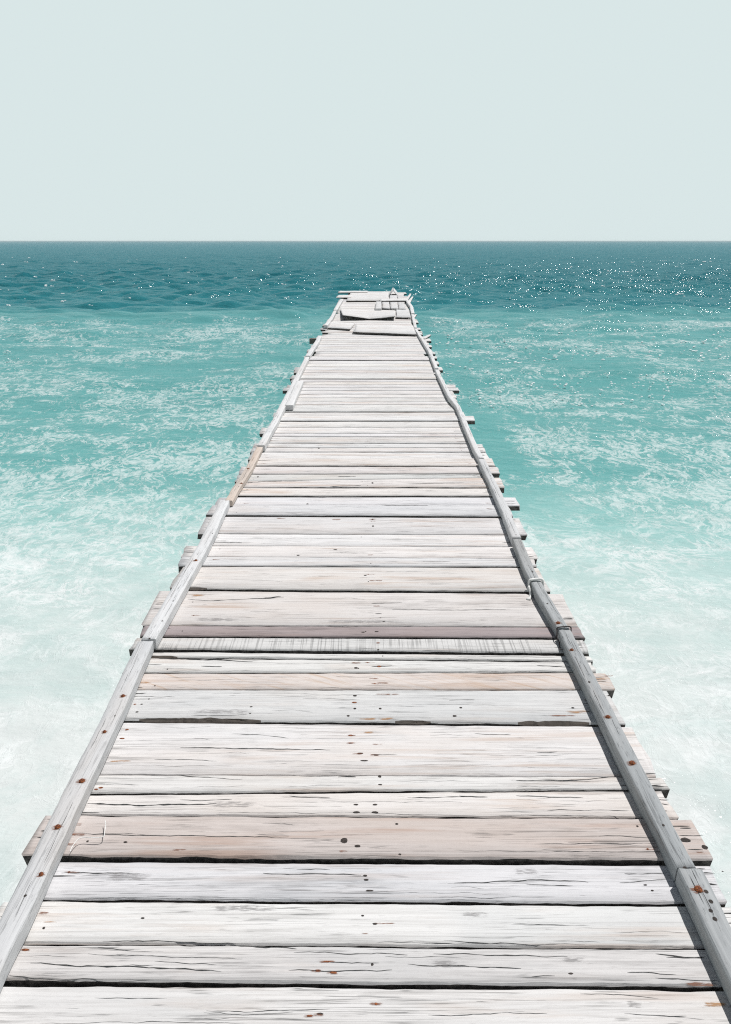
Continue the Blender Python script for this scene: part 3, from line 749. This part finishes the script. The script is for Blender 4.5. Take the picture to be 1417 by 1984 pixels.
for y in bents:
    sh = max(0, (y - 8)) * .012
    xl, xr = -.90, .93
    if abs(y - 12.33) < .1: xl = -1.0
    if abs(y - 14.25) < .1: xl = -1.12
    boxpart('cross_beam', xl + sh * .5, xr + sh, y - .05, y + .05, -.263, -.160, 'under')
    for xs in (-.70, .74):
        bm = bmesh.new()
        rings = []
        for k in range(9):
            z = -2.6 + (2.6 - .265) * k / 8
            r0 = .075 - .012 * k / 8
            rings.append([bm.verts.new((r0 * (1 + .12 * noise.noise((math.cos(a), math.sin(a), z * 2 + y))) * math.cos(a) + .02 * noise.noise((z, y, xs)), r0 * math.sin(a), z + 1.3)) for a in [2 * math.pi * q / 12 for q in range(12)]])
        for a, b in zip(rings, rings[1:]):
            for q in range(12):
                f = bm.faces.new((a[q], a[(q + 1) % 12], b[(q + 1) % 12], b[q])); f.smooth = True
        bm.faces.new(rings[0][::-1]); bm.faces.new(rings[-1])
        me = bpy.data.meshes.new('pile'); bm.to_mesh(me); bm.free(); me.materials.append(M['pile'])
        link('pile', me, pier, (xs + sh, y, -1.3))

# ------------------------------------------------------------------ loose timber at the far end
def loose(name, quad, th, mat, label, lift=.0, zfun=None, cat='loose board', group=None, tone=1.0, seed=0, chips=(), sec=24):
    """quad: far-left, far-right, near-right, near-left in photo pixels on the plane of the board's top"""
    fl, fr, nr, nl = [at(u, v, lift + th) for (u, v) in quad]
    T = Timber([fl, fr], [nl, nr], th, 500 + seed, sec=sec, wob=.03, zw=.008, bev=.005, zfun=zfun, endj=.03, chips=chips)
    for k in range(3):
        s = R.uniform(.05, .6); t = R.uniform(.2, .8)
        a = poly_at(T.A, s).lerp(poly_at(T.B, s), t); b = poly_at(T.A, s + .25).lerp(poly_at(T.B, s + .25), t + .05)
        a.z = b.z = 0
        T.strip([a, b], .004, 'split', jit=.003)
    o = T.done(name, mat, None, (tone, tone, tone, 1))
    tag(o, label, cat, group)
    return o
LG = "loose boards at the far end of the pier"
loose('loose_board', [(690, 629.5), (800.5, 631), (806.5, 647.5), (686, 643.5)], .03, 'bleached', "wide pale loose board across the deck, nearest of the loose boards", lift=.012, group=LG, seed=1,
      zfun=lambda s: .035 * max(0, .25 - s) + .004)
loose('loose_board', [(642, 624), (688, 626), (679, 637), (635, 634.5)], .028, 'bleached', "short loose board left of the wide pale board, a black gap under its edge", lift=.012, group=LG, seed=2)
A_ = [at(660, 599, .03), at(690, 599.5, .03), at(717, 600, .03), at(740, 600.5, .03), at(765, 601, .03)]
B_ = [at(664, 610, .125), at(690, 613.2, .085), at(716, 617, .035), at(741, 615.2, .06), at(766, 612.2, .10)]
T = Timber(A_, B_, .02, 503, sec=40, wob=.018, zw=.006, bev=.005, endj=.03)
o = T.done('warped_sheet', 'bleached', None, (1, 1, 1, 1))
tag(o, "warped wooden sheet curling up at both near corners over a black shadow", 'warped sheet', LG)
loose('loose_board', [(768, 599.5), (792, 600.5), (795.5, 615), (768, 614)], .03, 'grey', "grey loose board wedged between the warped sheet and the right curb rail", lift=.012, group=LG, seed=4, sec=12)
# boards laid lengthwise on the right of the far end
for k, (q, mat, lab) in enumerate([
        ([(755, 570), (769, 569.5), (772, 598), (757, 597.5)], 'long', "leftmost of the lengthwise boards under the white batten, beside the short block"),
        ([(769.6, 570.5), (781, 571), (786.5, 599), (773, 598.6)], 'long', "lengthwise board with a dark near end beside the right curb rail"),
        ([(740.5, 580.5), (754, 580.5), (756, 597), (741, 596.5)], 'long', "flat lengthwise board between the short block and the other lengthwise boards")]):
    fl, fr, nr, nl = q
    P = [at(*nl, .045), at(*fl, .045)]; Q = [at(*nr, .045), at(*fr, .045)]
    T = Timber(P, Q, .03, 530 + k, sec=16, wob=.01, zw=.004, bev=.005, endj=.04)
    o = T.done('loose_board', mat, None, (1, 1, 1, 1) if k != 1 else (.93, .93, .93, 1)); tag(o, lab, 'loose board', LG)
loose('batten', [(737, 578.6), (789, 578.4), (790, 582.2), (737, 582.6)], .03, 'bleached', "thin white batten laid across the lengthwise boards at the far end", lift=.05, cat='batten', seed=8, tone=1.04, sec=14)
# short block
P = [at(727, 598, .075), at(729, 584, .075)]; Q = [at(739.5, 598, .075), at(739.5, 584, .075)]
T = Timber(P, Q, .065, 560, sec=8, wob=.004, zw=.001, bev=.006, endj=.01)
o = T.done('wood_block', 'long', None, (1, 1, 1, 1)); tag(o, "short pale timber block lying lengthwise behind the warped sheet", "timber block")
# two short boards leaning into a low peak
for k, (ua, ub) in enumerate(((754, 761.5), (770, 762.5))):
    base = [at(ua, 572, .045), at(ua + 1, 567, .045)]
    top = [Vector((at(ub, 572, .045).x, base[0].y, .19)), Vector((at(ub, 567, .045).x, base[1].y, .21))]
    T = Timber(base, top, .025, 570 + k, sec=8, wob=.008, zw=.002, bev=.004, endj=.03) if k == 0 else Timber(base[::-1], top[::-1], .025, 571, sec=8, wob=.008, zw=.002, bev=.004, endj=.03)
    o = T.done('loose_board', 'long', None, (1.03, 1.03, 1.03, 1)); tag(o, ["short board forming the left slope of the little peak at the far end", "short board forming the right slope of the little peak at the far end"][k], "loose board", LG)
# two planks jutting out to the left at the very end
loose('loose_board', [(659, 563.6), (712, 563.4), (712, 565.6), (656.5, 566.4)], .035, 'bleached', "farthest board of the pier, jutting out over the water to the left", lift=.03, group=LG, seed=10, tone=1.03)
loose('loose_board', [(656, 571.6), (682, 571.2), (681, 576), (652.5, 576)], .028, 'bleached', "short board jutting left over the water with a dark end just before the farthest board", lift=.03, group=LG, seed=11, tone=1.02, sec=12)
loose('loose_board', [(681, 566.5), (752, 566.5), (752, 582), (672, 582.5)], .03, 'bleached', "broad flat board across the left half of the far end", lift=.012, group=LG, seed=12)
# split stakes along the right edge of the far end
for k, (u0, v0, u1, v1, h) in enumerate([(786, 583, 796, 572, .10), (790, 588, 800, 577, .08), (797, 617, 806, 611, .05), (818, 655, 834, 651, .05)]):
    a, b = at(u0, v0, .02), at(u1, v1, .02); b.z += h * .5
    d = (b - a).normalized(); nrm = Vector((d.y, -d.x, 0)).normalized() * .06
    T = Timber([a - nrm, b - nrm * .35], [a + nrm, b + nrm * .35], .03, 580 + k, sec=8, wob=.012, zw=.004, bev=.004, endj=.03)
    o = T.done('driftwood_stake', 'bleached', None, (1.02, 1.02, 1.02, 1))
    tag(o, ["pale pointed stake standing proud at the far right corner of the pier", "slender splayed stake next to the pointed far corner stake", "stubby stake sticking out right beside the warped sheet", "lowest white stake poking out right below the wide loose board"][k], "stake", "broken stakes along the right edge")

# ------------------------------------------------------------------ the sea
def sea_mesh():
    ys = [-14, -8, -4, -2, -1, -.4, 0.1, .6]
    y = 1.0
    while y < 420:
        ys.append(y); y += max(.035, .0055 * y)
    while y < 30000:
        ys.append(y); y *= 1.055
    ys = np.array(ys)
    NX = 460
    u = np.linspace(-1, 1, NX)
    half = np.maximum(ys, 2) * 0.62 + 5.0
    wide = 40 + np.maximum(0, ys) * 1.5
    X = u[None, :] * half[:, None] + (u ** 9)[None, :] * wide[:, None]
    Y = np.repeat(ys[:, None], NX, 1)
    cell = np.maximum(np.gradient(ys)[:, None], np.gradient(X, axis=1))
    rng = np.random.default_rng(5)
    Z = np.zeros_like(X)
    DX = np.zeros_like(X); DYY = np.zeros_like(X)
    for k in range(70):
        lam = 0.40 * (16.0 ** (k / 69.0))
        ang = rng.normal(-1.45, .55)                 # crests run across the view
        kx, ky = math.cos(ang) * 2 * math.pi / lam, math.sin(ang) * 2 * math.pi / lam
        amp = 0.0105 * lam ** .8 * rng.uniform(.5, 1.3) * .55
        ph = rng.uniform(0, 6.28)
        fade = np.clip((lam / cell - 2.5) / 3.0, 0, 1)
        calm = np.clip((Y - 1.0) / 30.0, .22, 1.0) * (1 + 3.0 * np.clip((Y - 25) / 25, 0, 1) * min(1, max(.05, (4.2 - lam) / 2.4)))
        arg = kx * X + ky * Y + ph
        Z += amp * fade * calm * np.sin(arg)
        DX += -amp * .8 * fade * calm * np.cos(arg) * (-math.cos(ang)) * -1
        DYY += -amp * .8 * fade * calm * np.cos(arg) * (-math.sin(ang)) * -1
    V = np.stack([X + DX, Y + DYY, SEA_Z + Z], -1).reshape(-1, 3)
    n, m_ = X.shape
    idx = np.arange(n * m_).reshape(n, m_)
    F = np.stack([idx[:-1, :-1], idx[:-1, 1:], idx[1:, 1:], idx[1:, :-1]], -1).reshape(-1, 4)
    me = bpy.data.meshes.new('sea')
    me.vertices.add(len(V)); me.vertices.foreach_set('co', V.astype(np.float32).ravel())
    me.loops.add(F.size); me.loops.foreach_set('vertex_index', F.astype(np.int32).ravel())
    me.polygons.add(len(F)); me.polygons.foreach_set('loop_start', np.arange(0, F.size, 4, dtype=np.int32))
    me.polygons.foreach_set('use_smooth', np.ones(len(F), dtype=bool))
    me.update(); me.validate()
    return me

def sea_mat():
    g = G('sea_water')
    geo = g.n('ShaderNodeNewGeometry')
    P = geo.outputs['Position']
    sp = g.n('ShaderNodeSeparateXYZ'); g.l(P, sp.inputs[0])
    x, y = sp.outputs[0], sp.outputs[1]
    wob = g.noise(g.vmul(P, (.10, .16, 0)), 1, 3, 0.55)
    wob2 = g.noise(g.vmul(P, (.35, .6, 0)), 1, 3, 0.55)
    # distance from the shore = depth of the water over the sand, with shoals
    d = g.math('ADD', y, g.math('MULTIPLY', g.math('SUBTRACT', wob, .5), g.math('MULTIPLY', y, .22)))
    d = g.math('ADD', d, g.math('MULTIPLY', g.math('SUBTRACT', wob2, .5), g.math('MULTIPLY', y, .16)))
    ld = g.math('LOGARITHM', g.math('MAXIMUM', d, 1.0), 10.0)       # 0..3
    ramp = g.n('ShaderNodeValToRGB')
    el = ramp.color_ramp.elements
    stops = [(2.2, (.60, .63, .62)), (3.6, (.588, .625, .613)), (5.0, (.51, .588, .570)), (6.0, (.40, .545, .525)), (7.3, (.225, .44, .42)), (9.0, (.125, .345, .335)), (14, (.095, .305, .30)), (24, (.095, .30, .30)), (30.5, (.09, .285, .29)),
             (34, (.026, .175, .20)), (60, (.016, .142, .170)), (200, (.018, .152, .185)), (900, (.022, .16, .20))]
    while len(el) > 1: el.remove(el[-1])
    for i, (dd, c) in enumerate(stops):
        e = el[0] if i == 0 else el.new(math.log10(dd) / 3.0)
        e.position = math.log10(dd) / 3.0
        e.color = c + (1,)
    g.l(g.math('DIVIDE', ld, 3.0), ramp.inputs[0])
    c = ramp.outputs[0]
    # patches of weed and deeper water
    pat = g.noise(g.vmul(P, (.22, .30, 0)), 1, 5, .6, .3)
    pm = g.math('MULTIPLY', g.ss(pat, .52, .70), g.ss(y, 8, 14))
    c = g.mix(g.math('MULTIPLY', pm, .30), c, (.05, .20, .215))
    # lacy foam
    wv = g.n('ShaderNodeTexNoise'); g.l(g.vmul(P, (1.3, 1.3, 0)), wv.inputs['Vector'])
    wv.inputs['Scale'].default_value = 1.0; wv.inputs['Detail'].default_value = 3
    off = g.vmul(g.vadd(wv.outputs['Color'], (-.5, -.5, -.5)), (.5, .5, 0))
    PF = g.vadd(P, off)
    def web(sc, rough, det):
        n = g.noise(g.vmul(PF, (sc, sc * .6, 0)), 1, det, rough, .6)
        return g.math('SUBTRACT', 1.0, g.math('MULTIPLY', g.math('ABSOLUTE', g.math('SUBTRACT', n, .5)), 5.0), clamp=True)
    w1 = web(3.0, .66, 7); w2 = web(7.5, .66, 6)
    w = g.math('MAXIMUM', w1, g.math('MULTIPLY', w2, .92))
    clump = g.noise(g.vmul(P, (.30, .42, 0)), 1, 4, .6, .4)
    clump2 = g.noise(g.vadd(g.vmul(P, (1.4, 2.0, 0)), (4.2, 9.1, 0)), 1, 4, .65, .3)
    den = g.math('ADD', g.math('MULTIPLY', clump, .9), g.math('MULTIPLY_ADD', clump2, .5, -.2))
    # how much foam by distance
    fr = g.n('ShaderNodeValToRGB'); fe = fr.color_ramp.elements
    while len(fe) > 1: fe.remove(fe[-1])
    for i, (dd, val) in enumerate([(2, .46), (4, .50), (6, .46), (8.0, .47), (10.5, .455), (14, .385), (20, .37), (26, .40), (29, .25), (33, .0)]):
        e = fe[0] if i == 0 else fe.new(math.log10(dd) / 3.0)
        e.position = math.log10(dd) / 3.0; e.color = (val, val, val, 1)
    g.l(g.math('DIVIDE', g.math('LOGARITHM', g.math('MAXIMUM', y, 1.0), 10.0), 3.0), fr.inputs[0])
    amt = fr.outputs[0]
    lee = g.ss(g.math('ABSOLUTE', g.math('SUBTRACT', x, 1.95)), .1, .5, .75, 1.0)       # calm strip along the pier's right side
    lee = g.math('MAXIMUM', lee, g.ss(y, 7, 5))
    amt = g.math('MULTIPLY', amt, lee)
    thr = g.math('SUBTRACT', 1.02, g.math('MULTIPLY', amt, .62))
    sc = g.math('ADD', g.math('MULTIPLY', w, .55), g.math('MULTIPLY', den, .62))
    foam = g.ss(sc, thr, g.math('ADD', thr, g.ss(y, 5, 10, .14, .06)))
    brk = g.ss(g.noise(g.vmul(PF, (15, 8, 0)), 1, 4, .65), .36, .58, .30, 1.0)
    foam = g.math('MULTIPLY', foam, brk)
    foam = g.math('MULTIPLY', foam, g.ss(amt, .02, .2))
    c = g.mix(g.math('MULTIPLY', foam, g.ss(y, 5, 12, .60, .62)), c, (.66, .70, .69))
    # thin net of pale lines over the shallows
    def net(sc, o):
        n = g.noise(g.vadd(g.vmul(PF, (sc, sc * 1.3, 0)), (o, o * .7, 0)), 1, 5, .58, 1.1)
        return g.ss(g.math('ABSOLUTE', g.math('SUBTRACT', n, .5)), .0, .045, 1, 0)
    nn = g.math('MAXIMUM', net(1.5, 3.1), g.math('MULTIPLY', net(3.6, 7.7), .8))
    nn = g.math('MULTIPLY', g.math('MULTIPLY', nn, g.ss(clump2, .34, .62)), g.ss(y, 9, 5.5))
    c = g.mix(g.math('MULTIPLY', nn, .8), c, (.70, .725, .72))
    tint = g.ss(g.noise(g.vmul(PF, (1.0, 1.5, 0)), 1, 5, .62, .5), .42, .66)
    c = g.mix(g.math('MULTIPLY', g.math('MULTIPLY', tint, g.ss(y, 9, 5)), .42), c, (.36, .50, .48))
    dif = g.n('ShaderNodeBsdfDiffuse')
    g.l(c, dif.inputs['Color'])
    # ripples
    r1 = g.noise(g.vmul(P, (2.2, 4.0, 0)), 1, 5, .6, .2)
    r2 = g.noise(g.vmul(P, (7.0, 11.0, 0)), 1, 3, .6, .2)
    r3 = g.noise(g.vmul(P, (.45, .9, 0)), 1, 5, .62, .2)
    h = g.math('ADD', g.math('MULTIPLY', r1, g.ss(y, 3, 14, .045, .12)), g.math('MULTIPLY', r2, g.ss(y, 3, 14, .007, .022)))
    h = g.math('ADD', h, g.math('MULTIPLY', r3, g.ss(y, 15, 60, .04, .9)))
    h = g.math('ADD', h, g.math('MULTIPLY', foam, .004))
    b = g.n('ShaderNodeBump'); b.inputs['Strength'].default_value = .55; b.inputs['Distance'].default_value = 1.0
    g.l(h, b.inputs['Height'])
    g.l(b.outputs[0], dif.inputs['Normal'])
    gl = g.n('ShaderNodeBsdfGlossy'); gl.inputs['Roughness'].default_value = .09
    gl.inputs['Color'].default_value = (1, 1, 1, 1)
    g.l(b.outputs[0], gl.inputs['Normal'])
    fz = g.n('ShaderNodeFresnel'); fz.inputs['IOR'].default_value = 1.33
    g.l(b.outputs[0], fz.inputs['Normal'])
    f = g.math('MINIMUM', g.math('MULTIPLY', fz.outputs[0], .42), .25)
    f = g.math('MULTIPLY', f, g.math('SUBTRACT', 1.0, g.math('MULTIPLY', foam, .8)))
    f = g.math('MULTIPLY', f, g.ss(y, 3, 10, .35, 1.0))
    ms = g.n('ShaderNodeMixShader')
    g.l(f, ms.inputs[0]); g.l(dif.outputs[0], ms.inputs[1]); g.l(gl.outputs[0], ms.inputs[2])
    g.l(ms.outputs[0], g.out.inputs[0])
    return g.m
sea = link('sea', sea_mesh())
sea.data.materials.append(sea_mat())
tag(sea, "turquoise sea, milky over the sand near the pier and deep teal to the horizon", None, None, 'structure')

# white lumps standing in for sun glints, with foam flecks, on open water
bm = bmesh.new()
rs = random.Random(3)
n_ = 0
while n_ < 800:
    far_ = n_ < 170
    v = rs.uniform(500, 600) if far_ else rs.uniform(622, 790)
    u = rs.uniform(-60, 1480)
    p = at(u, v, SEA_Z)
    if abs(p.x - .1) < (1.5 if p.y < 26 else 0) and p.y < 26.5: continue
    if noise.noise((p.x * .12, p.y * .05, 3.3)) < rs.uniform(-.35, .35): continue
    n_ += 1
    t_ = math.hypot(p.y, 2.8)
    size = t_ * rs.uniform(.0005, .0015)
    for q in range(rs.choice((1, 1, 1, 2, 3))):
        c = p + Vector((rs.uniform(-3.5, 3.5) * size * (q > 0), rs.uniform(-2, 2) * size * (q > 0), rs.uniform(.0, .07) + (.06 if far_ else 0)))
        sx_, sy_, sz_ = size * rs.uniform(.7, 1.9), size * rs.uniform(.7, 1.4), size * rs.uniform(.35, .8)
        r_ = bmesh.ops.create_icosphere(bm, subdivisions=1, radius=1)
        k_ = rs.random() * 50
        for vv in r_['verts']:
            f_ = 1 + .45 * noise.noise(vv.co * 1.7 + Vector((k_, 0, 0)))
            vv.co = Vector((c.x + vv.co.x * sx_ * f_, c.y + vv.co.y * sy_ * f_, c.z + vv.co.z * sz_ * f_))
me = bpy.data.meshes.new('glint_flecks'); bm.to_mesh(me); bm.free()
M['foam'] = simple('glint_foam_white', (0.86, 0.88, 0.88), 0.6)  # bright white stands in for sun glints as well as foam
me.materials.append(M['foam'])
o = link('glint_flecks', me)
tag(o, "white flecks standing in for sun glints and foam on the open sea", None, None, 'stuff')

# thin sea haze that softens the horizon
bm = bmesh.new(); bmesh.ops.create_cube(bm, size=1)
hx0, hx1, hy0, hy1, hz0, hz1 = -60000, 60000, -60, 32000, SEA_Z - 2.4, CAMH + .4
for v in bm.verts:
    v.co = Vector(((hx0 + hx1) / 2 + v.co.x * (hx1 - hx0), (hy0 + hy1) / 2 + v.co.y * (hy1 - hy0), (hz0 + hz1) / 2 + v.co.z * (hz1 - hz0)))
me = bpy.data.meshes.new('haze'); bm.to_mesh(me); bm.free()
hm_ = bpy.data.materials.new('sea_haze'); hm_.use_nodes = True
ht = hm_.node_tree; ht.nodes.clear()
ho = N(ht, 'ShaderNodeOutputMaterial'); hv = N(ht, 'ShaderNodeVolumePrincipled')
hv.inputs['Color'].default_value = (.82, .97, 1.0, 1)
hv.inputs['Density'].default_value = 2.6e-4
ht.links.new(hv.outputs[0], ho.inputs['Volume'])
me.materials.append(hm_)
o = link('haze', me)
tag(o, "pale sea haze lying low over the water", None, None, 'stuff')
